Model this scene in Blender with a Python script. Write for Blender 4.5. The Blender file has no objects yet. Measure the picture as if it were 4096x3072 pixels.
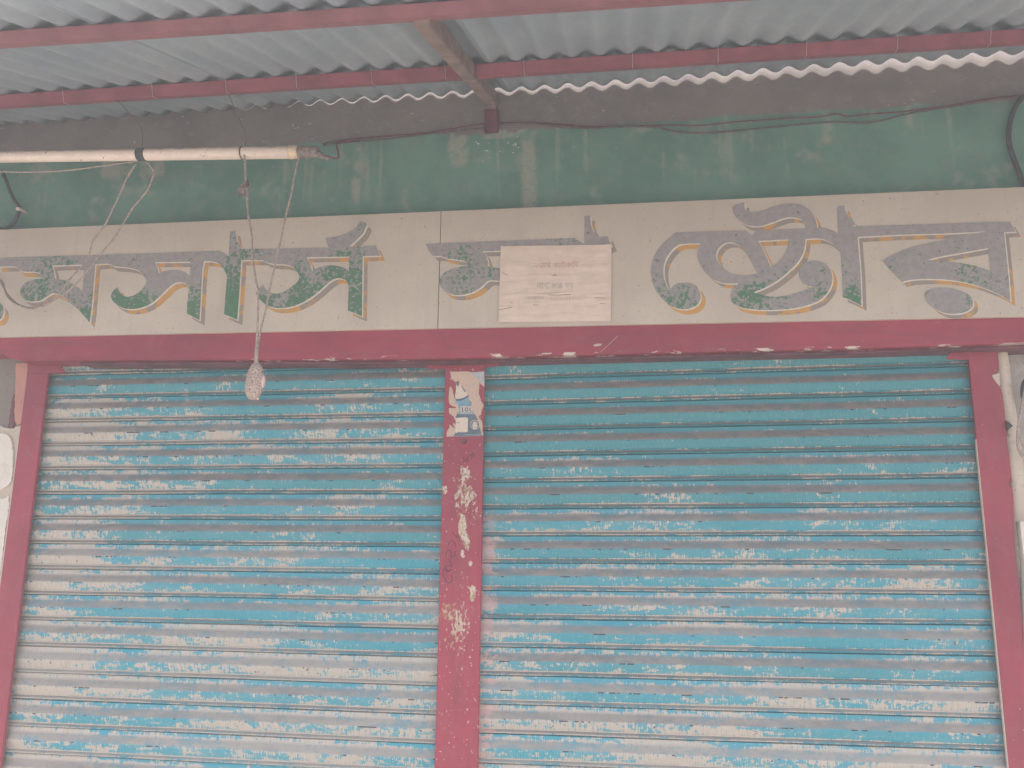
import bpy, bmesh, math, random
from mathutils import Vector, Matrix, noise as mn
random.seed(7)
sc = bpy.context.scene
COL = sc.collection
R = math.radians
H = 1.5                                   # eye height above the ground

# ---------------------------------------------------------------- camera
YAW, PITCH, ROLL, DIST, FPX = -0.1424853, 0.1876097, 0.0110573, 2.41988, 3200.0
CAM = Vector((0, -DIST, H))
fw = Vector((math.sin(YAW)*math.cos(PITCH), math.cos(YAW)*math.cos(PITCH), math.sin(PITCH)))
r0 = Vector((math.cos(YAW), -math.sin(YAW), 0)); u0 = r0.cross(fw)
rt = r0*math.cos(ROLL) + u0*math.sin(ROLL); up = -r0*math.sin(ROLL) + u0*math.cos(ROLL)
cd = bpy.data.cameras.new('camera'); cam = bpy.data.objects.new('camera', cd); COL.objects.link(cam)
cd.sensor_fit = 'HORIZONTAL'; cd.sensor_width = 36; cd.lens = FPX/4096*36; cd.clip_end = 2000; cd.clip_start = .05
m = Matrix((rt, up, -fw)).transposed().to_4x4(); m.translation = CAM; cam.matrix_world = m
sc.camera = cam

# ---------------------------------------------------------------- sky, sun, exposure
SUN_EL, SUN_AZ = R(62), R(28)             # azimuth from -Y (street side) towards +X
w = bpy.data.worlds.new('World'); sc.world = w; w.use_nodes = True
nt = w.node_tree; bg = nt.nodes['Background']
sky = nt.nodes.new('ShaderNodeTexSky'); sky.sky_type = 'NISHITA'; sky.sun_disc = False
sky.sun_elevation = SUN_EL; sky.sun_rotation = math.pi - SUN_AZ; sky.dust_density = 4; sky.air_density = 1.2; sky.ozone_density = .6
nt.links.new(sky.outputs[0], bg.inputs[0]); bg.inputs[1].default_value = .12
sd = bpy.data.lights.new('sun', 'SUN'); sd.energy = 2.6; sd.angle = R(.8); sd.color = (1, .95, .88)
so = bpy.data.objects.new('sun', sd); COL.objects.link(so); so.location = (3, -8, 12)
sdir = Vector((math.sin(SUN_AZ)*math.cos(SUN_EL), -math.cos(SUN_AZ)*math.cos(SUN_EL), math.sin(SUN_EL)))
so.rotation_euler = sdir.to_track_quat('Z', 'Y').to_euler()
vs = sc.view_settings; vs.view_transform = 'Standard'; vs.look = 'None'; vs.gamma = 1; vs.exposure = 1.8; vs.use_curve_mapping = False

# ---------------------------------------------------------------- helpers
def at(x, y, Y=0.0):
    d = fw + rt*((x-2048)/FPX) - up*((y-1536)/FPX)
    return CAM + d*((Y-CAM.y)/d.y)
def crop(x0, y0, s):
    return lambda pts: [(x0+s*a, y0+s*b) for a, b in pts]
def origin(p):
    o = Vector((0, 0, 0))
    while p: o += p.location; p = p.parent
    return o
def tag(o, label=None, cat=None, group=None, kind=None):
    if label: o['label'] = label
    if cat: o['category'] = cat
    if group: o['group'] = group
    if kind: o['kind'] = kind
    return o
def thing(name, label, cat, loc, group=None):
    o = bpy.data.objects.new(name, None); COL.objects.link(o); o.location = loc; o.empty_display_size = .05
    return tag(o, label, cat, group)
def link(name, me, mat, parent=None, smooth=False):
    o = bpy.data.objects.new(name, me); COL.objects.link(o)
    if mat and not me.materials: me.materials.append(mat)
    if smooth:
        for p in me.polygons: p.use_smooth = True
    if parent: o.parent = parent
    return o
def mesh(name, verts, faces, mat, parent=None, smooth=False, base=None):
    og = origin(parent) if parent else Vector(base or (0, 0, 0))
    me = bpy.data.meshes.new(name); me.from_pydata([Vector(v)-og for v in verts], [], faces); me.update()
    o = link(name, me, mat, parent, smooth)
    if not parent: o.location = og
    return o
def box(name, a, b, mat, parent=None, bevel=0, base=None):
    bm = bmesh.new(); bmesh.ops.create_cube(bm, size=1)
    og = origin(parent) if parent else Vector(base or ((a[0]+b[0])/2, (a[1]+b[1])/2, min(a[2], b[2])))
    for v in bm.verts:
        v.co = Vector([(a[i]+b[i])/2 + v.co[i]*abs(b[i]-a[i]) for i in range(3)]) - og
    if bevel: bmesh.ops.bevel(bm, geom=bm.edges[:], offset=bevel, segments=2, affect='EDGES')
    me = bpy.data.meshes.new(name); bm.to_mesh(me); bm.free()
    o = link(name, me, mat, parent)
    if not parent: o.location = og
    return o
def beam(name, p0, p1, wdt, hgt, mat, parent, upv=(0, 0, 1), bevel=.002):
    """box of section wdt x hgt whose top centre line runs p0 -> p1"""
    p0, p1 = Vector(p0), Vector(p1); d = (p1-p0).normalized(); s = d.cross(Vector(upv)).normalized(); n = s.cross(d)
    bm = bmesh.new(); vv = []
    og = origin(parent)
    for p in (p0, p1):
        for a, b in ((-.5, 0), (.5, 0), (.5, -1), (-.5, -1)):
            vv.append(bm.verts.new(p + s*a*wdt + n*b*hgt - og))
    for f in ((0, 1, 2, 3), (7, 6, 5, 4), (0, 4, 5, 1), (1, 5, 6, 2), (2, 6, 7, 3), (3, 7, 4, 0)): bm.faces.new([vv[i] for i in f])
    bmesh.ops.recalc_face_normals(bm, faces=bm.faces[:])
    if bevel: bmesh.ops.bevel(bm, geom=bm.edges[:], offset=bevel, segments=2, affect='EDGES')
    me = bpy.data.meshes.new(name); bm.to_mesh(me); bm.free()
    return link(name, me, mat, parent)
def catmull(pts, n=6, closed=False):
    P = [Vector(p) for p in pts]; out = []; L = len(P)
    for i in range(L if closed else L-1):
        a, b, c, d = (P[(i-1) % L], P[i], P[(i+1) % L], P[(i+2) % L]) if closed else (P[max(i-1, 0)], P[i], P[i+1], P[min(i+2, L-1)])
        for k in range(n):
            t = k/n
            out.append(.5*((2*b)+(c-a)*t+(2*a-5*b+4*c-d)*t*t+(3*b-a-3*c+d)*t**3))
    if not closed: out.append(P[-1])
    return out
def tube(name, pts, r, mat, parent=None, n=6, sides=8, jit=0, base=None, taper=None):
    P = catmull(pts, n) if n > 1 else [Vector(p) for p in pts]
    vs_, fs = [], []
    ref = Vector((.3, -1, .2)).normalized()
    for i, p in enumerate(P):
        d = (P[min(i+1, len(P)-1)]-P[max(i-1, 0)]).normalized()
        s = d.cross(ref).normalized(); q = s.cross(d)
        rr = r*(1+random.uniform(-jit, jit)) * (taper(i/(len(P)-1)) if taper else 1)
        for k in range(sides):
            a = 2*math.pi*k/sides; vs_.append(p+s*math.cos(a)*rr+q*math.sin(a)*rr)
    for i in range(len(P)-1):
        for k in range(sides):
            a = i*sides+k; b = i*sides+(k+1) % sides
            fs.append((a, b, b+sides, a+sides))
    fs.append(tuple(range(sides))[::-1]); fs.append(tuple(len(vs_)-sides+k for k in range(sides)))
    return mesh(name, vs_, fs, mat, parent, True, base if base is not None else tuple(P[-1]))
def smooth_poly(pts, n=5, ang=48):
    """Catmull-Rom through the points, keeping sharp corners"""
    P = [Vector(p) for p in pts]; L = len(P); out = []
    def corner(i):
        a = P[i]-P[i-1]; b = P[(i+1) % L]-P[i]
        return a.length < 1e-9 or b.length < 1e-9 or math.degrees(a.angle(b)) > ang
    C = [corner(i) for i in range(L)]
    for i in range(L):
        b, c = P[i], P[(i+1) % L]
        a = b-(c-b) if C[i] else P[i-1]; d = c+(c-b) if C[(i+1) % L] else P[(i+2) % L]
        if C[i] and C[(i+1) % L]: out.append(b); continue
        for k in range(n):
            t = k/n
            out.append(.5*((2*b)+(c-a)*t+(2*a-5*b+4*c-d)*t*t+(3*b-a-3*c+d)*t**3))
    return out
def flat(name, loops, Y, mat, parent, shift=(0, 0), smooth=True, thick=0):
    """painted shape: closed outlines in photo pixels laid on the plane y = Y (first outer, rest holes)"""
    cu = bpy.data.curves.new('tmp', 'CURVE'); cu.dimensions = '2D'; cu.fill_mode = 'BOTH' if thick else 'FRONT'
    if thick: cu.extrude = thick/2
    og = origin(parent)
    for lp in loops:
        q = [(x+shift[0], y+shift[1]) for x, y in lp]
        q = smooth_poly(q) if smooth else [Vector(p) for p in q]
        sp = cu.splines.new('POLY'); sp.points.add(len(q)-1); sp.use_cyclic_u = True
        for i, p in enumerate(q):
            v = at(p.x, p.y, Y); sp.points[i].co = (v.x-og.x, v.z-og.z, 0, 1)
    ob = bpy.data.objects.new('tmp', cu)
    me = bpy.data.meshes.new_from_object(ob); bpy.data.objects.remove(ob); bpy.data.curves.remove(cu)
    me.name = name; me.materials.clear()
    me.transform(Matrix(((1, 0, 0, 0), (0, 0, -1, Y-og.y), (0, 1, 0, 0), (0, 0, 0, 1))))
    return link(name, me, mat, parent)
def strokes(name, lines, wpx, Yf, mat, parent):
    """pen strokes (lists of photo pixels) of width wpx laid on the surface y = Yf(x, z) or a number"""
    vs_, fs = [], []; YY = Yf if callable(Yf) else None
    for ln in lines:
        P = catmull([(x, y, 0) for x, y in ln], 4)
        b0 = len(vs_)
        for i, p in enumerate(P):
            d = (P[min(i+1, len(P)-1)]-P[max(i-1, 0)]); d.normalize(); nx, ny = -d.y*wpx/2, d.x*wpx/2
            for sg in (1, -1):
                v = at(p.x+nx*sg, p.y+ny*sg, Yf if not YY else -.105)
                if YY: v = at(p.x+nx*sg, p.y+ny*sg, YY(v.x, v.z))
                vs_.append(v)
            if i: k = b0+2*i; fs.append((k-2, k-1, k+1, k))
    return mesh(name, vs_, fs, mat, parent)
def each_stroke(name, lines, wpx, Yf, mat, parent):
    for ln in lines: strokes(name, [ln], wpx, Yf, mat, parent)
def tess_prism(name, pts, Y0, Y1, mat, parent=None, base=None):
    """polygon in world (x, z) extruded from Y0 (front) to Y1 (back)"""
    n = len(pts); V = [(x, Y0, z) for x, z in pts]+[(x, Y1, z) for x, z in pts]
    F = [tuple(range(n)), tuple(range(2*n-1, n-1, -1))]+[(i, i+n, (i+1) % n+n, (i+1) % n) for i in range(n)]
    o = mesh(name, V, F, mat, parent, base=base)
    bm = bmesh.new(); bm.from_mesh(o.data); bmesh.ops.recalc_face_normals(bm, faces=bm.faces[:]); bm.to_mesh(o.data); bm.free()
    return o

# ---------------------------------------------------------------- materials
class M:
    def __init__(s, name, rough=.7, spec=.3, metal=0):
        s.m = bpy.data.materials.new(name); s.m.use_nodes = True; s.t = s.m.node_tree
        s.b = s.t.nodes['Principled BSDF']; s.b.inputs['Roughness'].default_value = rough
        s.b.inputs['Specular IOR Level'].default_value = spec; s.b.inputs['Metallic'].default_value = metal
    def put(s, inp, v):
        if hasattr(v, 'links'): s.t.links.new(v, inp)
        elif isinstance(v, (tuple, list)) and len(v) == 3 and len(inp.default_value) == 4: inp.default_value = (*v, 1)
        else: inp.default_value = v
    def pos(s): return s.t.nodes.new('ShaderNodeNewGeometry').outputs['Position']
    def xyz(s, v):
        n = s.t.nodes.new('ShaderNodeSeparateXYZ'); s.put(n.inputs[0], v); return n.outputs
    def vec(s, x, y, z):
        n = s.t.nodes.new('ShaderNodeCombineXYZ'); [s.put(n.inputs[i], v) for i, v in enumerate((x, y, z))]; return n.outputs[0]
    def scale(s, v, k):
        n = s.t.nodes.new('ShaderNodeVectorMath'); n.operation = 'MULTIPLY'; s.put(n.inputs[0], v); n.inputs[1].default_value = k; return n.outputs[0]
    def math(s, op, a, b=0, c=0):
        n = s.t.nodes.new('ShaderNodeMath'); n.operation = op
        for i, v in enumerate((a, b, c)):
            if i < len(n.inputs): s.put(n.inputs[i], v)
        return n.outputs[0]
    def add(s, a, b): return s.math('ADD', a, b)
    def sub(s, a, b): return s.math('SUBTRACT', a, b)
    def mul(s, a, b): return s.math('MULTIPLY', a, b)
    def mx(s, a, b): return s.math('MAXIMUM', a, b)
    def step(s, x, a, b, lo=0, hi=1):
        n = s.t.nodes.new('ShaderNodeMapRange'); n.interpolation_type = 'SMOOTHSTEP'
        for k, v in zip(('Value', 'From Min', 'From Max', 'To Min', 'To Max'), (x, a, b, lo, hi)): s.put(n.inputs[k], v)
        return n.outputs[0]
    def band(s, x, a, b, f): return s.mul(s.step(x, a-f, a+f), s.step(x, b-f, b+f, 1, 0))
    def noise(s, v, sc_=1.0, det=4, rough=.55, dist=0):
        n = s.t.nodes.new('ShaderNodeTexNoise'); s.put(n.inputs['Vector'], v)
        n.inputs['Scale'].default_value = sc_; n.inputs['Detail'].default_value = det; n.inputs['Roughness'].default_value = rough; n.inputs['Distortion'].default_value = dist
        return n.outputs['Fac']
    def mix(s, f, a, b):
        n = s.t.nodes.new('ShaderNodeMix'); n.data_type = 'RGBA'; s.put(n.inputs[0], f); s.put(n.inputs[6], a); s.put(n.inputs[7], b); return n.outputs[2]
    def bump(s, h, st=.3, d=.002):
        n = s.t.nodes.new('ShaderNodeBump'); n.inputs['Strength'].default_value = st; n.inputs['Distance'].default_value = d
        s.put(n.inputs['Height'], h); s.t.links.new(n.outputs[0], s.b.inputs['Normal'])
    def col(s, c): s.put(s.b.inputs['Base Color'], c); return s.m
    def rough(s, r): s.put(s.b.inputs['Roughness'], r)

def gauss2(q, x, y, cx, cy, rx, ry):
    """1 at the centre of an ellipse, 0 at its rim"""
    a = q.math('DIVIDE', q.sub(x, cx), rx); b = q.math('DIVIDE', q.sub(y, cy), ry)
    return q.math('MAXIMUM', q.sub(1, q.add(q.mul(a, a), q.mul(b, b))), 0)

def plain(name, c, rough=.7, var=.12, sc_=40, spec=.25, metal=0):
    q = M(name, rough, spec, metal); n = q.noise(q.pos(), sc_, 4)
    q.bump(n, .15, .001)
    return q.col(q.mix(q.step(n, .3, .7), tuple(k*(1-var) for k in c), tuple(min(1, k*(1+var)) for k in c)))

def m_slat():
    q = M('peeling blue shutter paint', .5, .3)
    uvn = q.t.nodes.new('ShaderNodeUVMap'); uvn.uv_map = 'UVMap'
    oi = q.t.nodes.new('ShaderNodeObjectInfo'); rnd = oi.outputs['Random']
    cs = q.t.nodes.new('ShaderNodeSeparateColor'); q.t.links.new(oi.outputs['Color'], cs.inputs[0])
    wear, pink, edge = cs.outputs[0], cs.outputs[1], cs.outputs[2]
    u, v, _ = q.xyz(uvn.outputs[0])
    ur = q.add(u, q.mul(rnd, 53)); vv = q.mul(v, .08); rz = q.mul(rnd, 31)
    nA = q.noise(q.vec(q.mul(ur, 15), q.mul(vv, 42), rz), 1, 5, .68)
    nB = q.noise(q.vec(q.mul(ur, 75), q.mul(vv, 90), rz), 1, 4, .6)
    nS = q.noise(q.vec(q.mul(ur, 330), q.mul(vv, 38), rz), 1, 2, .5)
    nL = q.noise(q.vec(q.mul(ur, 2.2), rz, 0), 1, 2, .5)
    nF = q.noise(q.vec(q.mul(ur, 240), q.mul(vv, 240), rz), 1, 3, .6)
    nM = q.noise(q.vec(q.mul(ur, 5), q.mul(vv, 26), q.add(rz, 4)), 1, 4, .65)
    val = q.add(q.add(q.add(q.mul(nA, .34), q.mul(nM, .22)), q.mul(nB, .26)), q.mul(nS, .18))
    jv = q.add(v, q.mul(q.sub(nB, .5), .10))
    T = q.sub(.622, q.mul(wear, .17))
    T = q.sub(T, q.mul(q.sub(nL, .5), .34))
    T = q.sub(T, q.mul(q.mul(edge, q.step(u, .05, .55, 1, 0)), .06))
    T = q.sub(T, q.mul(q.band(v, .775, .825, .012), .10))
    T = q.sub(T, q.mul(q.band(v, .905, .955, .012), .045))
    T = q.sub(T, q.mul(q.band(v, .10, .19, .03), .04))
    cream = q.step(val, T, q.add(T, .018))
    fleck = q.mul(q.step(nF, .645, .675), q.band(v, .44, .80, .02))
    cream = q.mx(cream, q.mul(fleck, .75))
    blue = q.mix(q.step(q.add(wear, q.mul(q.sub(nL, .5), .6)), .15, .7), (.032, .200, .232), (.018, .255, .345))
    blue = q.mix(q.mul(q.step(nS, .35, .7), .25), blue, (.11, .31, .37))
    crc = q.mix(q.step(nS, .3, .7), (.385, .325, .275), (.47, .41, .355))
    c = q.mix(cream, blue, crc)
    # bare, grimy metal where the laths rub when rolled up
    jg = q.add(v, q.mul(q.sub(nA, .5), .09))
    g = q.mul(q.step(jg, .09, .25), q.step(jv, .42, .465, 1, 0))
    g = q.mx(g, q.band(v, .828, .900, .012))
    patch = q.step(q.add(nA, q.mul(q.sub(nB, .5), .5)), .40, .62)
    grime = q.mix(patch, (.145, .125, .118), (.205, .165, .150))
    grime = q.mix(q.mul(q.step(wear, .35, 1.0), .72), grime, (.335, .312, .282))
    gk = q.mul(g, q.step(q.add(q.add(q.mul(nM, .4), q.mul(nA, .3)), q.mul(nS, .3)), .36, .56, q.step(wear, .3, .7, .72, .45), .97))
    c = q.mix(gk, c, grime)
    # dusty film, thicker on the lower laths
    c = q.mix(q.mul(q.step(q.add(q.mul(nL, .5), q.mul(nA, .5)), .38, .66), q.mul(q.step(wear, .1, .9), .46)), c, (.325, .345, .328))
    # dents and rust spots along the crease
    nD = q.noise(q.vec(q.mul(ur, 17), rz, 3), 1, 3, .7)
    c = q.mix(q.mul(q.step(nD, .585, .625), q.band(v, .440, .485, .008)), c, (.035, .028, .03))
    nR = q.noise(q.vec(q.mul(ur, 42), q.mul(vv, 60), q.add(rz, 9)), 1, 3, .6)
    rm = q.mul(q.mul(q.step(nR, .655, .69), cream), q.band(v, .48, .72, .04))
    c = q.mix(rm, c, q.mix(nB, (.10, .075, .065), (.15, .065, .04)))
    # pink overspray at the post
    pm = q.mul(q.step(q.add(q.mul(q.sub(nA, .5), .12), u), .065, .040, 0, 1), q.mul(q.mul(pink, .65), q.step(q.add(q.mul(nM, .6), q.mul(nB, .4)), .47, .53)))
    c = q.mix(pm, c, (.52, .30, .275))
    q.bump(q.add(q.mul(cream, -.6), q.mul(nB, .5)), .22, .0012)
    q.rough(q.mix(cream, (.42,)*3, (.75,)*3))
    return q.col(c)

def m_red(name, chips=None, rust=None, zlip=None):
    q = M(name, .45, .32); p = q.pos(); x, y, z = q.xyz(p)
    br = q.noise(q.scale(p, (6, 6, 60)), 1, 4, .6); bg_ = q.noise(p, 3.2, 3)
    if chips: br = q.noise(q.scale(p, (60, 60, 6)), 1, 4, .6)
    c = q.mix(q.step(bg_, .32, .68), (.235, .021, .043), (.31, .029, .060))
    c = q.mix(q.mul(q.step(br, .40, .72), .5), c, (.17, .03, .045))
    dst = q.noise(p, 16, 5, .7)
    c = q.mix(q.mul(q.step(dst, .45, .8), .18), c, (.30, .15, .14))
    hgt = br
    nf = q.noise(p, 85, 4, .62); ng = q.noise(q.scale(p, (105, 105, 62)), 1, 5, .66)
    spk = q.step(q.noise(q.scale(p, (90, 90, 200) if not rust else (120, 120, 95)), 1, 2), .735 if not rust else .685, .76 if not rust else .71)
    c = q.mix(q.mul(spk, .7), c, (.55, .42, .38))
    if chips:
        k = None
        for cx, cz, rx, rz, a in chips:
            gk = q.mul(gauss2(q, x, z, cx, cz, rx, rz), a); k = gk if k is None else q.add(k, gk)
        mk = q.step(q.add(q.add(q.mul(ng, .7), q.mul(nf, .3)), k), .655, .675)
        inner = q.mix(q.step(nf, .42, .62), (.50, .43, .35), (.34, .26, .17))
        inner = q.mix(q.mul(q.step(nf, .56, .66), .7), inner, (.20, .085, .03))
        c = q.mix(mk, c, inner); hgt = q.sub(hgt, mk)
    if rust:
        for cx, cz, rx, rz, a in rust:
            rk = q.step(q.add(q.mul(gauss2(q, x, z, cx, cz, rx, rz), a), q.sub(ng, .5)), .38, .5)
            c = q.mix(q.mul(rk, .8), c, q.mix(q.step(nf, .35, .65), (.27, .13, .045), (.46, .36, .22)))
    if zlip is not None:
        nn = q.noise(q.scale(p, (9, 9, 30)), 1, 5, .7)
        lm = q.mul(q.band(z, zlip+.001, zlip+.011, .002), q.step(nn, .555, .575))
        c = q.mix(lm, c, (.58, .49, .42))
    q.bump(hgt, .25, .0012)
    return q.col(c)

def m_wall(zb):
    q = M('green and bare plaster', .85, .15); p = q.pos(); x, y, z = q.xyz(p)
    n1 = q.noise(p, 5, 5, .62); n2 = q.noise(p, 24, 5, .62); n3 = q.noise(q.scale(p, (26, 26, 1.6)), 1, 4, .6); n4 = q.noise(p, 9, 3)
    g = q.mix(q.step(n1, .34, .66), (.092, .205, .165), (.132, .265, .212))
    g = q.mix(q.mul(q.step(n2, .42, .72), .5), g, (.17, .225, .18))
    g = q.mix(q.mul(q.step(n4, .58, .72), .75), g, (.25, .28, .235))
    depth = q.sub(zb, z)
    dr = q.mul(q.step(q.add(q.mul(n3, .75), q.mul(n2, .25)), .56, .64), q.step(depth, .10, .28, 1, 0))
    g = q.mix(q.mul(dr, .40), g, (.30, .31, .26))
    for px, w_, d_ in ((1432, .014, .25), (1835, .035, .13), (2118, .024, .33), (2010, .06, .03), (620, .05, .10), (480, .06, .10), (3310, .015, .12), (3640, .012, .10)):
        X = at(px, 600, -.06).x
        dx = q.math('ABSOLUTE', q.sub(x, q.add(X, q.mul(q.sub(n1, .5), .03))))
        wv = q.mul(q.add(.45, q.mul(q.noise(q.vec(x, 0, q.mul(z, 1)), 14, 2), 1.1)), w_)
        k = q.mul(q.step(q.sub(dx, wv), -.012, .008, 1, 0), q.step(depth, d_*.75, d_, 1, 0))
        k = q.mul(k, q.step(n2, .30, .58))
        g = q.mix(q.mul(k, .62), g, (.35, .33, .275))
    fl = q.mul(q.step(q.noise(q.scale(p, (60, 60, 90)), 1, 3), .66, .69), q.mul(gauss2(q, x, z, at(1990, 590, -.06).x, at(1990, 590, -.06).z, .09, .07), 1))
    g = q.mix(q.step(fl, .1, .3), g, (.55, .55, .5))
    bare = q.mix(q.step(n1, .3, .7), (.165, .145, .14), (.215, .19, .18))
    bare = q.mix(q.mul(q.step(n2, .5, .75), .45), bare, (.27, .245, .23))
    bare = q.mix(q.step(q.noise(q.scale(p, (30, 30, 90)), 1, 2, .5, 1.5), .72, .74), bare, (.42, .38, .34))
    e = q.add(q.add(depth, q.mul(q.sub(n1, .5), .05)), q.mul(q.sub(n3, .5), .035))
    c = q.mix(q.step(e, -.006, .008), bare, g)
    q.bump(q.add(n2, q.mul(n1, .5)), .35, .003)
    return q.col(c)

def m_sign():
    q = M('cream sign paint', .8, .2); p = q.pos(); x, y, z = q.xyz(p)
    n1 = q.noise(p, 4, 4); n2 = q.noise(q.scale(p, (110, 110, 60)), 1, 4, .65); n3 = q.noise(q.scale(p, (40, 40, 6)), 1, 4)
    c = q.mix(q.step(n1, .3, .7), (.45, .385, .325), (.53, .455, .385))
    c = q.mix(q.mul(q.step(n2, .42, .7), .3), c, (.40, .375, .33))
    c = q.mix(q.mul(q.step(n3, .52, .72), .25), c, (.37, .335, .285))
    c = q.mix(q.mul(q.step(q.noise(p, 130, 3), .69, .73), .8), c, (.13, .10, .085))
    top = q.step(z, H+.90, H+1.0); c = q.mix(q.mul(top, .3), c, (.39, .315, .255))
    q.bump(n2, .25, .0015)
    return q.col(c)

def m_letter():
    q = M('faded green lettering', .8, .2); p = q.pos(); x, y, z = q.xyz(p)
    n1 = q.noise(p, 7, 4, .6); n2 = q.noise(p, 78, 5, .72)
    lo = q.step(z, H+.92, H+.66, -.055, .045)
    rg = q.step(x, -.55, .2, .030, -.045)
    val = q.add(q.add(q.add(q.mul(n1, .42), q.mul(n2, .58)), lo), rg)
    gr = q.mix(q.step(n2, .4, .7), (.062, .155, .090), (.088, .19, .115))
    gy = q.mix(q.step(q.noise(p, 60, 3), .3, .7), (.255, .235, .235), (.30, .275, .272))
    c = q.mix(q.step(val, .525, .555), gy, gr)
    c = q.mix(q.mul(q.step(q.noise(p, 95, 3), .665, .69), .8), c, (.09, .11, .10))
    return q.col(c)
def m_ochre():
    q = M('ochre drop shadow paint', .8, .2); p = q.pos()
    val = q.add(q.mul(q.noise(p, 10, 4, .6), .65), q.mul(q.noise(p, 48, 4, .6), .35))
    return q.col(q.mix(q.step(val, .485, .535), (.265, .225, .20), (.50, .27, .088)))

def m_tin():
    q = M('dusty galvanised roofing', .7, .25, 0); p = q.pos()
    n1 = q.noise(p, 3, 4); n2 = q.noise(p, 30, 5, .65)
    c = q.mix(q.step(n1, .3, .7), (.255, .300, .345), (.325, .370, .410))
    c = q.mix(q.mul(q.step(n2, .48, .75), .35), c, (.25, .27, .29))
    q.bump(n2, .1, .001); q.rough(q.mix(n2, (.6,)*3, (.8,)*3))
    return q.col(c)
def m_plaster(name, c0, c1, dirt, k=.6, sc_=1.0):
    q = M(name, .88, .15); p = q.pos()
    n1 = q.noise(p, 6*sc_, 5, .6); n2 = q.noise(p, 45*sc_, 5, .65)
    c = q.mix(q.step(n1, .3, .7), c0, c1); c = q.mix(q.mul(q.step(q.add(q.mul(n1, .5), q.mul(n2, .5)), .5, .68), k), c, dirt)
    c = q.mix(q.mul(q.step(q.noise(p, 110, 3), .66, .7), .7), c, tuple(d*.5 for d in dirt))
    q.bump(q.add(n2, n1), .5, .004)
    return q.col(c)
def m_speck(name, c, d):
    q = M(name, .6, .3); p = q.pos(); n = q.noise(p, 270, 3, .6)
    x, y, z = q.xyz(p)
    n2 = q.noise(p, 420, 2)
    k = q.step(q.add(q.mul(n, .7), q.mul(n2, .3)), .47, .56)
    c2 = q.mix(k, c, d); c2 = q.mix(q.step(n, .66, .69), c2, (.05, .035, .03))
    q.bump(n, .2, .0006); return q.col(c2)

MAT = {
    'slat': m_slat(), 'sign': m_sign(), 'letter': m_letter(), 'ochre': m_ochre(), 'tin': m_tin(),
    'pale': plain('pale letter outline', (.58, .52, .45), .8, .08, 60),
    'paper': plain('sun bleached paper', (.62, .50, .43), .9, .05, 30, .1),
    'redink': plain('faded red ink', (.48, .31, .25), .9, .2, 150, .1),
    'blueink': plain('faded blue grey ink', (.38, .35, .32), .9, .2, 150, .1),
    'faintink': plain('very faint ink', (.48, .375, .32), .9, .1, 150, .1),
    'crack': plain('dark brown crease', (.20, .13, .10), .9, .2, 150, .1),  # dark brown lines drawn along the paper creases
    'pen': plain('dark ball pen ink', (.09, .02, .035), .7, .2, 150, .2),
    'purlin': plain('dull red steel paint', (.23, .065, .085), .5, .18, 14, .3),
    'purlin2': plain('dusty pale red steel paint', (.25, .10, .115), .6, .15, 14, .3),  # paler, less saturated red than the inner purlin
    'rafter': plain('rusty brown steel', (.22, .155, .135), .6, .25, 25, .3),
    'bolt': plain('galvanised bolt', (.55, .55, .53), .4, .1, 60, .5, .6),
    'tube': None, 'clamp': plain('dark clamp', (.06, .057, .06), .6, .3, 60),
    'holder': plain('grimy lampholder', (.20, .165, .15), .8, .3, 90),
    'capc': plain('cream lamp cap', (.66, .53, .38), .5, .1, 60),
    'cord': plain('dusty twin flex', (.33, .265, .235), .85, .25, 120),
    'redwire': plain('dark red wire', (.17, .045, .055), .6, .3, 60),
    'blackwire': plain('black cable', (.045, .045, .055), .5, .3, 60),
    'darkwire': plain('dark dusty wire', (.10, .075, .075), .7, .3, 60),
    'switch': m_speck('dusty speckled switch body', (.46, .34, .285), (.20, .16, .14)),
    'button': plain('pink switch lever', (.60, .41, .37), .5, .12, 120),
    'ground': plain('dusty pale street', (.365, .325, .28), .9, .15, 2.0, .1),
    'leftwall': m_plaster('brown grey plaster', (.20, .17, .15), (.25, .215, .19), (.15, .125, .11)),
    'whitewall': m_plaster('flaking whitewash', (.58, .53, .47), (.66, .60, .54), (.42, .36, .30), .5),
    'pinkwall': m_plaster('pink plaster', (.42, .21, .17), (.48, .25, .205), (.36, .20, .165), .4),
    'cream': m_plaster('cream plaster', (.47, .39, .32), (.54, .455, .38), (.33, .26, .20), .45),
    'greywall': m_plaster('grey plaster', (.30, .275, .25), (.36, .33, .30), (.20, .18, .165)),
    'dark': plain('dark hole', (.03, .03, .035), .9),
    'torn': m_speck('torn poster backing', (.50, .37, .29), (.43, .31, .24)),
    'sky1': plain('printed pale blue', (.20, .33, .41), .7, .1), 'slate': plain('printed slate blue', (.095, .135, .175), .7, .12),
    'navy': plain('printed navy', (.045, .07, .115), .7, .1), 'cardw': plain('printed off white', (.56, .47, .39), .8, .06, 90),
    'pgrey': plain('printed cool grey', (.36, .38, .40), .7, .06), 'teal': plain('printed teal', (.10, .28, .36), .7, .05),
    'face': plain('printed pale grey', (.50, .46, .43), .8, .1, 300), 'hair': plain('printed dark grey', (.12, .11, .115), .8, .2, 300),
}
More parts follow.
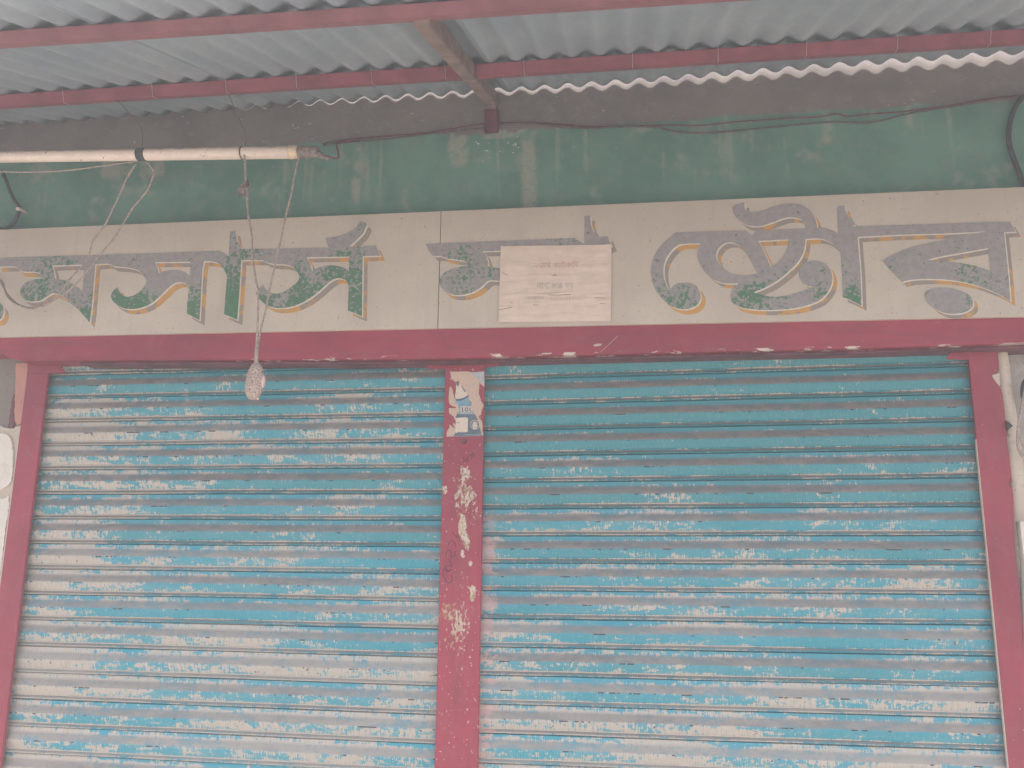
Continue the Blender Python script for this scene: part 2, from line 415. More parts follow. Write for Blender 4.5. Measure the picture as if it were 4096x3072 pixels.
def m_tube():
    q = M('dirty white lamp tube', .35, .5); p = q.pos(); x, y, z = q.xyz(p)
    nrm = q.xyz(q.t.nodes.new('ShaderNodeNewGeometry').outputs['Normal'])
    n = q.noise(q.scale(p, (30, 60, 60)), 1, 4, .65); n2 = q.noise(q.scale(p, (90, 130, 130)), 1, 3, .6)
    c = q.mix(q.step(n, .3, .7), (.72, .60, .52), (.80, .69, .61))
    c = q.mix(q.step(q.add(nrm[2], q.mul(q.sub(n, .5), 1.1)), .15, .75), c, (.30, .24, .21))     # browner towards the upper side
    c = q.mix(q.mul(q.step(n2, .655, .68), q.step(n, .48, .55)), c, (.16, .10, .08))
    return q.col(c)
MAT['tube'] = m_tube()

# ---------------------------------------------------------------- ground
g = mesh('ground', [(-58, -58, 0), (58, -58, 0), (58, 58, 0), (-58, 58, 0)], [(0, 1, 2, 3)], MAT['ground']); tag(g, kind='structure')

# ---------------------------------------------------------------- walls
ZB = H+1.287                                    # where the green paint stops
XL, XR = -3.4, 2.6
MAT['wall'] = m_wall(ZB)
wt = thing('shop_wall', 'green painted plaster wall with bare grey band above the signboard', 'wall', (-.4, .1, H+.62))
box('wall_face', (XL, -.06, H+.62), (XR, .2, H+2.0), MAT['wall'], wt)
box('light_block_wall', (XL, .45, 0), (XR, .55, H+2.0), MAT['leftwall'], wt)  # unseen, added to stop sky light leaking through the shutter seams
box('roof_slab', (XL, .2, H+1.9), (XR, .45, H+2.0), MAT['leftwall'], wt)

# ---------------------------------------------------------------- lintel
YB = -.10
q_ = lambda x, y, Y=YB: (at(x, y, Y).x, at(x, y, Y).z)
zl = at(1600, 1437, YB).z
MAT['redbeam'] = m_red('red lintel paint', zlip=zl)
top = [q_(x, y) for x, y in ((4200, 1262), (3400, 1281), (2550, 1298), (1752, 1316), (700, 1333), (0, 1351))]
bot = [q_(x, y) for x, y in ((0, 1412), (45, 1432), (90, 1444), (301, 1441), (900, 1438), (1500, 1436), (1780, 1433), (2300, 1420), (2900, 1405), (3500, 1391), (4200, 1367))]
pts = [(XR, top[0][1])]+top+[(XL, top[-1][1]), (XL, bot[0][1]+.03)]+bot+[(XR, bot[-1][1])]
lt = thing('lintel', 'long red painted lintel beam under the signboard', 'lintel', (-.4, -.03, H+.5))
tess_prism('beam', pts, YB, .06, MAT['redbeam'], lt)
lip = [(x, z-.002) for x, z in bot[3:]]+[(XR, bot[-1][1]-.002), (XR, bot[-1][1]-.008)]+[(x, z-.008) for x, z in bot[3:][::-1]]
MAT['liped'] = plain('grimy dark red edge', (.12, .04, .055), .6, .35, 18)  # darker red than the beam face
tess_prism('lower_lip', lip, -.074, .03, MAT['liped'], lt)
box('soffit', (XL, .061, H+.56), (XR, .3, H+.60), MAT['leftwall'], lt)

Cl = crop(1650, 800, .40687)
strokes('crack', [Cl([(245, 1285), (268, 1325), (300, 1372), (345, 1450), (360, 1490)])], 2.2, YB-.0008, MAT['liped'], lt)
strokes('scratch', [Cl([(1850, 1492), (1930, 1420), (2020, 1335)])], 1.6, YB-.0008, MAT['cream'], lt)
flat('paint_chip', [Cl([(1775, 1425), (1820, 1412), (1865, 1415), (1840, 1435), (1790, 1440)])], YB-.0008, MAT['cream'], lt)
# ---------------------------------------------------------------- signboard with its painted lettering
YS = -.112
sb = thing('signboard', 'long cream signboard with faded green hand-painted lettering and ochre shadows', 'signboard', (-.4, YS, H+.62))
seam = at(1757, 1100, YS).x
zt = lambda x: at(0, 919, YS).z+(x-at(0, 919, YS).x)*(at(4096, 748, YS).z-at(0, 919, YS).z)/(at(4096, 748, YS).x-at(0, 919, YS).x)
zb = lambda x: at(700, 1334, YS).z+(x-at(700, 1334, YS).x)*(at(4096, 1266, YS).z-at(700, 1334, YS).z)/(at(4096, 1266, YS).x-at(700, 1334, YS).x)
for a, b in ((XL, seam-.0012), (seam+.0012, XR)):
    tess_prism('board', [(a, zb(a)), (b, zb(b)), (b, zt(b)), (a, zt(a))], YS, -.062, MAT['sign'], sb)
A = crop(0, 700, .36166); B = crop(700, 780, .40687); Cc = crop(1650, 800, .40687); D = crop(2500, 740, .40687); Ee = crop(3296, 740, .36166)
word1 = (A([(-30, 914), (400, 902), (1000, 884), (1600, 866)])
 + B([(0, 562), (400, 547), (450, 555), (500, 583), (526, 604), (535, 480), (540, 360), (590, 348), (602, 395), (606, 430), (622, 470), (645, 500), (660, 530), (1000, 527), (1510, 514), (1495, 480), (1478, 425),
      (1560, 413), (1650, 388), (1740, 345), (1790, 305), (1812, 264), (1832, 254), (1872, 275), (1886, 300), (1850, 372), (1795, 432), (1718, 502), (1800, 507), (1970, 493), (1995, 545), (2018, 597), (1846, 601),
      (1842, 850), (1838, 1192), (1700, 1136), (1705, 960), (1702, 878), (1680, 840), (1632, 820), (1570, 825), (1500, 870), (1400, 960), (1300, 1030), (1200, 1080), (1100, 1106), (1000, 1110), (930, 1095), (870, 1060), (820, 1010),
      (793, 960), (830, 912), (866, 878), (900, 930), (950, 963), (1020, 968), (1090, 940), (1160, 890), (1210, 845), (1220, 800), (1195, 742), (1150, 705), (1080, 682), (1000, 680), (930, 670), (880, 653), (848, 640), (652, 641),
      (636, 900), (613, 1227), (482, 1172), (498, 950), (510, 805), (495, 760), (468, 710), (420, 668), (360, 652), (284, 652), (268, 760), (254, 1000), (241, 1232), (118, 1166)])
 + A([(2072, 1400), (2086, 1262), (2060, 1210), (2010, 1186), (1950, 1191), (1880, 1232), (1800, 1310), (1700, 1400), (1620, 1446), (1530, 1475), (1440, 1483), (1360, 1470), (1290, 1432), (1240, 1382), (1224, 1330), (1258, 1275), (1306, 1238),
      (1318, 1280), (1345, 1322), (1400, 1346), (1470, 1336), (1540, 1292), (1600, 1226), (1617, 1170), (1590, 1110), (1530, 1060), (1450, 1030), (1350, 1016), (1260, 1008), (1200, 982), (1056, 986), (1045, 1100), (1028, 1300), (1010, 1500),
      (991, 1634), (950, 1582), (880, 1502), (800, 1422), (700, 1346), (620, 1312), (580, 1308), (520, 1342), (450, 1386), (370, 1399), (290, 1386), (236, 1342), (221, 1280), (258, 1212), (340, 1166), (430, 1148), (502, 1142), (450, 1092), (390, 1070), (300, 1070), (220, 1058), (165, 1012), (-30, 1014)]))
word1h = [A([(575, 1001), (930, 991), (926, 1100), (911, 1287), (880, 1260), (800, 1206), (720, 1166), (610, 1146), (604, 1100), (592, 1045)]),
          A([(1715, 963), (2108, 959), (2105, 1030), (2096, 1107), (2050, 1076), (1980, 1052), (1900, 1049), (1820, 1061), (1755, 1087), (1745, 1030)]),
          B([(1295, 613), (1711, 604), (1709, 747), (1660, 716), (1600, 698), (1530, 692), (1460, 700), (1400, 721), (1345, 751), (1335, 690)])]
ball = A([(-130, 1510), (-110, 1450), (-60, 1412), (-10, 1412), (30, 1448), (42, 1505), (30, 1560), (-10, 1602), (-70, 1605), (-115, 1570)])
word2 = Cc([(128, 430), (700, 408), (1540, 375), (1600, 384), (1650, 408), (1690, 432), (1690, 155), (1745, 152), (1750, 200), (1760, 260), (1785, 310), (1830, 350), (1836, 362), (1920, 355), (1960, 452), (1840, 505), (1840, 960), (1700, 900), (1700, 500), (1000, 498),
            (690, 503), (720, 540), (740, 600), (742, 655), (800, 660), (870, 676), (1000, 690), (1000, 830), (870, 800), (800, 790), (740, 796), (670, 860), (590, 906), (500, 931), (400, 931), (320, 900), (274, 840), (270, 770), (330, 702), (440, 661), (562, 648),
            (510, 602), (450, 590), (350, 575), (270, 551), (205, 548), (160, 500)])
word3 = (D([(540, 466), (1150, 448), (1195, 456), (1250, 494), (1285, 457), (1330, 445), (1772, 428), (1765, 380), (1740, 345), (1690, 325), (1620, 318), (1550, 330), (1450, 366), (1350, 398), (1270, 405), (1190, 390), (1120, 345), (1070, 280), (1053, 220), (1080, 195), (1120, 180), (1173, 169),
      (1178, 225), (1205, 257), (1270, 262), (1350, 250), (1450, 212), (1550, 186), (1640, 180), (1730, 195), (1800, 235), (1850, 290), (1880, 360), (1889, 421), (1950, 420), (2020, 438), (2070, 463), (2106, 488)])
 + Ee([(152, 400), (150, 240), (225, 230), (240, 280), (270, 340), (310, 392), (345, 440), (362, 456), (1000, 436), (2060, 404), (2122, 516), (1991, 523), (2010, 700), (2040, 1000), (2062, 1284), (1950, 1216), (1800, 1151), (1650, 1101), (1500, 1066), (1300, 1043), (1100, 1039), (950, 1051), (866, 1072),
       (780, 982), (700, 902), (653, 841), (700, 800), (780, 760), (900, 710), (1050, 665), (1250, 620), (1500, 570), (1800, 511), (1400, 534), (900, 548), (373, 574), (390, 800), (405, 1000), (416, 1333), (340, 1296), (270, 1262), (207, 1242), (200, 1000), (186, 762)])
 + D([(2106, 650), (2050, 590), (1980, 546), (1900, 525), (1776, 529), (1757, 650), (1711, 742), (1640, 820), (1550, 900), (1450, 970), (1350, 1020), (1263, 1055), (1350, 1081), (1450, 1098), (1550, 1092), (1650, 1070), (1750, 1040), (1842, 1000), (1795, 990), (1750, 962), (1715, 910), (1712, 850), (1740, 790), (1790, 756), (1860, 743), (1930, 755),
      (1990, 790), (2030, 860), (2036, 950), (2000, 1040), (1930, 1120), (1830, 1170), (1700, 1205), (1560, 1222), (1400, 1229), (1250, 1222), (1150, 1205), (1080, 1175), (1043, 1130), (1038, 1080), (1060, 1020), (1117, 968), (980, 966), (880, 936), (800, 872), (745, 792), (714, 700), (715, 630), (737, 573), (600, 576), (520, 592), (460, 642), (410, 712), (382, 792), (379, 880),
      (400, 970), (440, 1037), (480, 985), (530, 965), (600, 960), (660, 969), (710, 1000), (738, 1060), (741, 1120), (710, 1175), (650, 1210), (570, 1222), (490, 1206), (420, 1170), (360, 1111), (310, 1042), (278, 980), (257, 900), (256, 820), (280, 720), (330, 630), (400, 550), (478, 491)]))
word3h = [D([(985, 570), (1050, 565), (1110, 590), (1160, 635), (1210, 702), (1250, 771), (1280, 830), (1301, 870), (1200, 884), (1100, 881), (1020, 856), (950, 801), (905, 731), (898, 670), (930, 611)]),
          D([(1309, 550), (1601, 534), (1606, 570), (1590, 641), (1550, 711), (1500, 766), (1434, 807), (1420, 770), (1380, 681), (1345, 611)]),
          Ee([(1133, 826), (1300, 790), (1550, 745), (1816, 697), (1841, 947), (1700, 901), (1550, 871), (1400, 851), (1250, 840)])]
dot = Ee([(1110, 1220), (1135, 1170), (1220, 1140), (1330, 1135), (1450, 1150), (1560, 1190), (1630, 1240), (1650, 1300), (1630, 1360), (1560, 1405), (1450, 1425), (1330, 1415), (1230, 1370), (1150, 1300)])
for lp in ([word1]+word1h, [ball], [word2], [word3]+word3h, [dot]):
    flat('letter_shadow', lp, YS-.0006, MAT['ochre'], sb, (20, 21))
    flat('letter_outline', lp, YS-.0011, MAT['pale'], sb, (5, 5))
    flat('painted_letters', lp, YS-.0016, MAT['letter'], sb)

# ---------------------------------------------------------------- shutters, lath by lath
PITCHZ = .08
prof = [(.010, -.014), (.002, -.012), (.0, -.0040), (-.005, -.0030), (-.0115, -.0022), (-.017, .0004), (-.023, .0036), (-.029, .0064), (-.034, .0080), (-.0372, .0086), (-.0405, .0080), (-.046, .0060), (-.052, .0032),
        (-.058, .0002), (-.0620, -.0012), (-.0632, .0004), (-.0648, .0006), (-.0662, -.0020), (-.0684, -.0040), (-.0704, -.0030), (-.0724, .0012), (-.0746, .0026), (-.0756, .0012), (-.0764, -.005), (-.0768, -.016)]
def slat_mesh(width, seed):
    V, F = [], []; n = 20; m = len(prof)
    for k in range(n+1):
        x = width*k/n
        wz = .0011*mn.noise(Vector((x*2.3, seed*7.1, 0)))+.0005*mn.noise(Vector((x*9, seed*3.7, 5)))
        wy = .0016*mn.noise(Vector((x*3.1, seed*5.3, 9)))
        for dz, o in prof: V.append((x, -o+wy, dz+wz))
    for k in range(n):
        for i in range(m-1):
            a = k*m+i; F.append((a, a+1, a+1+m, a+m))
    me = bpy.data.meshes.new('slat'); me.from_pydata(V, [], F); uv = me.uv_layers.new(name='UVMap')
    for l in me.loops:
        vi = l.vertex_index; uv.data[l.index].uv = (V[vi][0], min(max(-prof[vi % m][0]/PITCHZ, 0), 1))
    me.materials.append(MAT['slat']); me.update()
    for p in me.polygons: p.use_smooth = True
    try: me.set_sharp_from_angle(angle=R(38))
    except Exception: pass
    return me
def shutter(label, x0, x1, z0, tilt, first, wearf, pinkf, edgew=0):
    t = thing('rolling_shutter', label, 'shutter', ((x0+x1)/2, .02, 0), 'rolling shutters of the shop')
    mes = [slat_mesh(x1-x0, k+x0) for k in range(4)]; i = first
    while True:
        z = H+z0-PITCHZ*(i-1)+tilt*x0
        if z < .14: break
        o = bpy.data.objects.new('slat', mes[random.randrange(4)]); COL.objects.link(o); o.parent = t
        o.location = Vector((x0, random.uniform(-.0018, .0018), z+random.uniform(-.0006, .0006)))-t.location
        o.rotation_euler = (random.uniform(-.02, .02), -tilt+random.uniform(-.0006, .0006), 0)
        o.color = (wearf(i), pinkf(i), edgew, 1); i += 1
    box('bottom_rail', (x0, -.012, .015), (x1, .012, z+.0), MAT['liped'], t, .003)
    return t
lerp = lambda a, b, t: a+(b-a)*min(max(t, 0), 1)
shutter('left blue rolling shutter, more worn and slightly narrower, behind the hanging switch', -1.945, -.535, .4452, .00463, -1,
        lambda i: lerp(.42, .68, (i-2)/12)+random.uniform(-.12, .14), lambda i: 0, 1)
shutter('right blue rolling shutter with brighter paint and pink smears beside the post', -.445, 1.005, .4817, .01137, -1,
        lambda i: lerp(.15, .68, (i-1)/14)+random.uniform(-.12, .16), lambda i: lerp(0, 1, (i-5)/2))

# ---------------------------------------------------------------- posts and guide rails
px = lambda x, y: (at(x, y, -.03).x, at(x, y, -.03).z)
YP = -.03
ch = []
for x, y, rx, rz, a in ((1862, 1935, .055, .07, .125), (1855, 2010, .05, .06, .14), (1860, 1890, .02, .03, .17), (1850, 2110, .018, .05, .33), (1868, 2170, .012, .03, .26), (1905, 2060, .02, .06, .13), (1852, 2215, .012, .018, .26), (1882, 2255, .008, .01, .3),
                        (1890, 2370, .012, .03, .25), (1820, 2520, .05, .09, .13), (1850, 2400, .06, .12, .075), (1860, 2700, .06, .2, .055), (1780, 1960, .012, .02, .25)):
    X, Z = px(x, y); ch.append((X, Z, rx, rz, a))
ru = []
for x, y, rx, rz, a in ((1790, 2450, .05, .07, .46), (1830, 2540, .045, .05, .42), (1850, 2100, .016, .055, .45), (1770, 2560, .03, .05, .38)):
    X, Z = px(x, y); ru.append((X, Z, rx, rz, a))
MAT['redpost'] = m_red('chipped red post paint', ch, ru)
MAT['redguide'] = m_red('red guide rail paint', [(1.05, H+.40, .02, .05, .05)])
zt_ = H+.56
mp = thing('shutter_post', 'chipped red centre post between the two shutters with torn poster', 'post', (-.49, 0, 0), 'red shutter posts')
box('post_body', (-.554, YP, 0), (-.428, YP+.010, zt_), MAT['redpost'], mp, .0025)
box('post_core', (-.530, YP+.0105, 0), (-.452, .06, zt_), MAT['liped'], mp)
jz = px(1830, 1790)[1]
lg = thing('shutter_post', 'left red guide post beside the whitewashed wall', 'post', (-1.95, 0, 0), 'red shutter posts')
box('post_body', (-1.998, YP, 0), (-1.9165, YP+.010, zt_+.012), MAT['redguide'], lg, .0025)
box('post_core', (-1.997, YP+.0105, 0), (-1.952, .06, zt_), MAT['liped'], lg)
box('side_flange', (-2.004, YP+.004, 0), (-1.9982, .02, H+.345), MAT['cream'], lg, .001)
rg = thing('shutter_post', 'right red guide post beside the cream column', 'post', (1.02, 0, 0), 'red shutter posts')
rr = crop(3800, 1350, .5425)
rpts = [px(*p) for p in rr([(135, 160), (165, 400), (205, 800), (250, 1150), (310, 1659)])]
re_ = [px(*p) for p in rr([(352, 120), (362, 240), (318, 272), (310, 285), (330, 320), (352, 345), (372, 372), (386, 410), (396, 480), (404, 560), (408, 612), (416, 690), (424, 780), (440, 900), (452, 1010), (458, 1085), (466, 1180), (472, 1300), (478, 1480), (488, 1640)])]
poly = [(.974, zt_+.004)]+[(.974, 0), (1.047, 0)]+[(x, z) for x, z in re_[::-1]]+[(1.0505, zt_+.004)]
tess_prism('post_body', poly, YP, YP+.010, MAT['redguide'], rg)
box('post_core', (1.012, YP+.0105, 0), (1.045, .06, zt_), MAT['liped'], rg)
tess_prism('worn_edge', [(.9715, 0), (.9739, 0), (.9739, H+.28), (.9715, H+.28)], YP+.001, YP+.010, MAT['cream'], rg)
flat('bare_plaster_chip', [rr([(314, 276), (366, 262), (368, 366), (350, 344), (330, 318), (312, 288)])], YP+.002, MAT['cream'], rg, smooth=False)
# gusset plates at the shutter tops
G1 = crop(0, 1380, .3014); G2 = crop(1600, 1380, .3617); G3 = crop(3596, 1300, .3618)
for par, loop in ((lg, G1([(372, 245), (800, 262), (865, 372), (625, 376), (372, 376)])), (mp, G2([(320, 205), (500, 205), (500, 268), (285, 262)])), (mp, G2([(945, 205), (1110, 205), (1085, 232), (945, 250)])), (rg, G3([(560, 300), (790, 300), (780, 385), (515, 380)]))):
    flat('gusset_plate', [loop], YP-.004, MAT['redguide'], par, smooth=False, thick=.003)
# handwriting on the centre post
K1 = crop(1600, 1380, .3617); K2 = crop(1600, 1950, .3617)
pen = [K1(l) for l in ([(712, 1238), (692, 1256), (712, 1264), (720, 1282), (692, 1294)], [(722, 1254), (740, 1244), (747, 1260), (732, 1286), (764, 1272)], [(755, 1236), (788, 1214), (792, 1262)], [(817, 1182), (797, 1215), (810, 1232), (832, 1214), (806, 1208)])]
strokes('handwritten_number', pen, 3.4, YP-.0012, MAT['pen'], mp)
pen = [K2(l) for l in ([(612, 548), (640, 520), (646, 562)], [(580, 490), (600, 522), (655, 580), (668, 608)], [(535, 640), (540, 610), (575, 585), (600, 600), (618, 662)], [(516, 762), (515, 720), (545, 690), (560, 712), (570, 772), (606, 750), (610, 700)],
     [(540, 790), (562, 840), (582, 850), (560, 880)], [(560, 860), (512, 870), (500, 900), (530, 932), (570, 905)], [(548, 930), (490, 900), (475, 950), (500, 1022), (540, 1056), (576, 1030), (570, 970)])]
strokes('handwritten_number', pen, 3.2, YP-.0012, MAT['pen'], mp)
tess_prism('joint_plate', [(-.553, jz-.30), (-.4295, jz-.30), (-.4295, jz), (-.553, jz)], YP-.0009, YP+.004, MAT['redpost'], mp)
nb = at(1855, 1765, YP)
bm = bmesh.new(); bmesh.ops.create_cone(bm, segments=12, radius1=.009, radius2=.007, depth=.006, cap_ends=True)
me = bpy.data.meshes.new('bolt_head'); bm.to_mesh(me); bm.free(); me.transform(Matrix.Rotation(R(90), 4, 'X'))
o = link('bolt_head', me, MAT['liped'], mp); o.location = Vector((nb.x, YP-.003, nb.z))-mp.location

# ---------------------------------------------------------------- torn poster on the centre post
po = thing('torn_poster', 'torn blue and brown advertising poster pasted on the centre post', 'poster', at(1850, 1740, YP-.002))
Q = crop(1760, 1470, .18083); YQ = YP-.0016
lay = [0]
def pq(name, loop, mat, smooth=False):
    lay[0] += 1
    return flat(name, [Q(loop)], YQ-.0002*lay[0], MAT[mat], po, smooth=smooth)
pq('printed_sheet', [(350, 690), (450, 700), (560, 660), (640, 605), (640, 745), (690, 760), (705, 830), (690, 900), (740, 990), (770, 1040), (380, 1040), (400, 990), (440, 930), (400, 860), (400, 805), (335, 790)], 'sky1')
pq('printed_sheet', [(380, 1030), (770, 1030), (800, 1080), (830, 1160), (880, 1330), (920, 1450), (935, 1515), (265, 1528), (330, 1440), (350, 1200), (350, 1080)], 'slate')
pq('printed_sheet', [(400, 290), (480, 400), (570, 530), (630, 600), (540, 662), (430, 694), (350, 690), (330, 640), (350, 520), (360, 370)], 'cardw')
pq('printed_arc', [(350, 690), (450, 692), (550, 660), (635, 600), (635, 632), (560, 698), (450, 738), (350, 742)], 'slate')
pq('printed_mark', [(395, 285), (430, 330), (420, 390), (390, 415), (365, 380), (375, 320)], 'hair')
pq('printed_mark', [(465, 370), (500, 400), (525, 460), (570, 520), (555, 555), (520, 500), (480, 440)], 'slate')
pq('printed_sheet', [(700, 110), (980, 85), (985, 372), (900, 332), (840, 262), (740, 192)], 'pgrey')
pq('torn_backing', [(215, 95), (610, 85), (700, 110), (740, 190), (840, 260), (900, 330), (985, 375), (985, 430), (930, 395), (870, 340), (872, 450), (850, 560), (880, 640), (910, 740), (965, 830), (960, 880), (920, 930), (905, 1050), (860, 1070), (860, 1110), (920, 1180), (945, 1300), (935, 1400), (960, 1470), (945, 1515),
    (920, 1470), (890, 1350), (860, 1230), (820, 1130), (790, 1060), (740, 990), (700, 900), (690, 830), (705, 770), (640, 730), (640, 600), (570, 530), (480, 400), (400, 290), (340, 330), (320, 310), (245, 240), (235, 150)], 'torn')
pq('torn_backing', [(235, 415), (270, 470), (300, 600), (320, 680), (350, 690), (335, 790), (400, 805), (400, 860), (440, 930), (400, 990), (350, 1080), (350, 1200), (300, 1090), (200, 1010), (195, 900), (350, 900), (345, 875), (250, 845), (200, 790), (190, 680), (205, 520), (215, 440)], 'torn')
pq('torn_backing', [(145, 1530), (150, 1440), (190, 1350), (215, 1340), (200, 1260), (240, 1280), (290, 1330), (330, 1360), (285, 1235), (310, 1230), (350, 1270), (340, 1440), (320, 1490), (270, 1525)], 'torn')
pq('printed_box', [(350, 1115), (560, 1100), (620, 1115), (615, 1420), (540, 1432), (390, 1428), (370, 1450), (340, 1440)], 'cardw')
for a, b in ((455, 542), (550, 636), (645, 716)): pq('number_card', [(a, 862), (b, 858), (b, 990), (a, 992)], 'cardw')
lay[0] += 1; yq = YQ-.0002*lay[0]-.0003
strokes('printed_digits', [Q(l) for l in ([(478, 905), (498, 888), (498, 965)], [(478, 966), (518, 966)], [(593, 888), (570, 905), (566, 940), (580, 966), (602, 962), (616, 935), (612, 902), (593, 888)], [(690, 890), (664, 910), (662, 945), (680, 966), (700, 962)])], 3.2, yq, MAT['navy'], po)
def block_text(txt, x, y, hgt, wid, adv):
    S = {'D': [[(0, 0), (0, 1), (.7, .85), (.8, .5), (.7, .15), (0, 0)]], 'E': [[(.8, 0), (0, 0), (0, 1), (.8, 1)], [(0, .5), (.6, .5)]], 'P': [[(0, 1), (0, 0), (.7, .05), (.75, .4), (0, .5)]], 'C': [[(.8, .1), (.3, 0), (0, .5), (.3, 1), (.8, .9)]], 'L': [[(0, 0), (0, 1), (.7, 1)]],
         'B': [[(0, 0), (0, 1), (.7, .9), (.7, .6), (0, .5), (.6, .3), (.6, .05), (0, 0)]], 'T': [[(0, 0), (.9, 0)], [(.45, 0), (.45, 1)]], 'R': [[(0, 1), (0, 0), (.7, .1), (.6, .45), (0, .5), (.8, 1)]], 'S': [[(.8, .1), (.2, 0), (.1, .4), (.7, .6), (.7, .95), (0, .95)]], 'K': [[(0, 0), (0, 1)], [(.8, 0), (0, .5), (.8, 1)]],
         'I': [[(.4, 0), (.4, 1)]], 'N': [[(0, 1), (0, 0), (.8, 1), (.8, 0)]], 'O': [[(.4, 0), (0, .5), (.4, 1), (.8, .5), (.4, 0)]]}
    out = []
    for k, chr_ in enumerate(txt):
        for s in S.get(chr_, []): out.append(Q([(x+k*adv+a*wid, y+b*hgt) for a, b in s]))
    return out
strokes('printed_words', block_text('DEEP CLE', 458, 802, 34, 24, 31), 1.3, yq, MAT['teal'], po)
strokes('printed_words', block_text('BETTER SKIN PROTECT', 450, 1012, 20, 11, 16), .9, yq, MAT['cardw'], po)
strokes('printed_words', block_text('DEEP', 372, 1212, 16, 13, 18), .9, yq, MAT['hair'], po)
each_stroke('printed_rule', [Q([(540, 1485), (730, 1483), (920, 1480)]), Q([(270, 1520), (600, 1516), (900, 1510)]), Q([(745, 160), (870, 160)])], 1.4, yq, MAT['pgrey'], po)
circ = lambda cx, cy, rx, ry, n=20: [(cx+rx*math.cos(2*math.pi*k/n), cy+ry*math.sin(2*math.pi*k/n)) for k in range(n)]
pq('portrait_ring', circ(775, 1265, 102, 108), 'cardw'); pq('portrait_ground', circ(775, 1265, 90, 96), 'hair'); pq('portrait_face', circ(772, 1278, 58, 84), 'face')
lay[0] += 3
strokes('portrait_features', [Q(l) for l in ([(735, 1250), (755, 1246)], [(795, 1246), (815, 1250)], [(755, 1325), (775, 1330), (795, 1324)])], 1.6, YQ-.0002*lay[0], MAT['hair'], po)

# ---------------------------------------------------------------- side walls
lw = thing('side_wall', 'left side wall of brown plaster with white and pink flaking patches', 'wall', (-2.4, 0, 0))
box('wall_face', (XL, -.012, 0), (-2.0045, .2, H+.62), MAT['leftwall'], lw)
L5 = crop(0, 1350, .60241)
def jag(loop, step=14, amp=4):
    out = []
    for i, p in enumerate(loop):
        q2 = loop[(i+1) % len(loop)]; L = math.hypot(q2[0]-p[0], q2[1]-p[1]); n = max(1, min(40, int(L/step)))
        for k in range(n):
            out.append((p[0]+(q2[0]-p[0])*k/n+(random.uniform(-amp, amp) if k else 0), p[1]+(q2[1]-p[1])*k/n+(random.uniform(-amp, amp) if k else 0)))
    return out
def wl(loop, Y):
    loop = jag(loop)
    return [(at(x, y, Y).x, at(x, y, Y).z) for x, y in L5(loop)]
tess_prism('pink_strip', wl([(108, 170), (184, 170), (176, 300), (158, 480), (152, 565), (118, 580), (97, 560), (98, 400), (104, 260)], -.024), -.024, .0, MAT['pinkwall'], lw)
tess_prism('dark_strip', wl([(88, 370), (97, 370), (95, 580), (82, 600), (50, 598), (62, 520), (78, 420)], -.018), -.018, .0, MAT['liped'], lw)
tess_prism('grey_render', wl([(40, 600), (90, 605), (132, 585), (130, 640), (108, 800), (96, 905), (80, 1040), (55, 1230), (30, 1400), (10, 1640), (-60, 2700), (-300, 2700), (-300, 590), (0, 585)], -.020), -.020, .0, MAT['cream'], lw)
tess_prism('white_plaster', wl([(-200, 640), (30, 640), (55, 650), (76, 700), (86, 780), (84, 870), (76, 950), (50, 985), (20, 1000), (0, 1012), (-200, 1030)], -.029), -.029, -.019, MAT['whitewall'], lw)
tess_prism('white_plaster', wl([(-200, 1080), (20, 1070), (56, 1050), (58, 1120), (40, 1250), (25, 1360), (8, 1500), (-30, 1900), (-200, 1900)], -.026), -.026, -.019, MAT['whitewall'], lw)
rw = thing('side_wall', 'right side wall of grey plaster behind the cream column', 'wall', (1.8, 0, 0))
box('wall_face', (1.05, .02, 0), (XR, .2, H+.62), MAT['greywall'], rw)
cl = thing('plaster_column', 'cream plastered half column beside the right red guide post', 'column', (1.08, 0, 0))
cv, cf = [], []; ncs = 12; zs = [0, .3, .8, 1.2, 1.4, 1.5, 1.6, 1.7, 1.8, 1.9, H+.535]
for z in zs:
    for k in range(ncs):
        t = k/(ncs-1); a = math.pi*t; wd = .052+.008*math.sin(z*5)
        jj = .0018*mn.noise(Vector((k*.7, z*9, 0)))
        cv.append((1.046+wd*.5*(1-math.cos(a)), .03-(.052+jj)*max(math.sin(a), 0)**.55, z))
for i in range(len(zs)-1):
    for k in range(ncs-1):
        a = i*ncs+k; cf.append((a, a+1, a+1+ncs, a+ncs))
mesh('column_face', cv, cf, MAT['cream'], cl, True)
flat('plaster_hole', [rr([(410, 612), (432, 625), (462, 652), (440, 668), (420, 692), (414, 660)])], -.0345, MAT['dark'], cl, smooth=False, thick=.004)
flat('plaster_hole', [rr([(452, 1045), (464, 1060), (466, 1098), (456, 1105), (445, 1090)])], -.0345, MAT['leftwall'], cl, smooth=False, thick=.004)
flat('plaster_hole', [rr([(424, 705), (446, 712), (444, 730), (428, 728)])], -.0345, MAT['leftwall'], cl, smooth=False, thick=.004)
bdp = [(at(x, y, -.04).x, at(x, y, -.04).z) for x, y in rr([(516, 1358), (640, 1350), (700, 2300), (560, 2300), (548, 1660)])]
o = tess_prism('plaster_board', bdp, -.04, .02, MAT['whitewall'], base=(1.13, 0, 1.0)); tag(o, 'whitish board edge leaning beside the cream column', 'board')

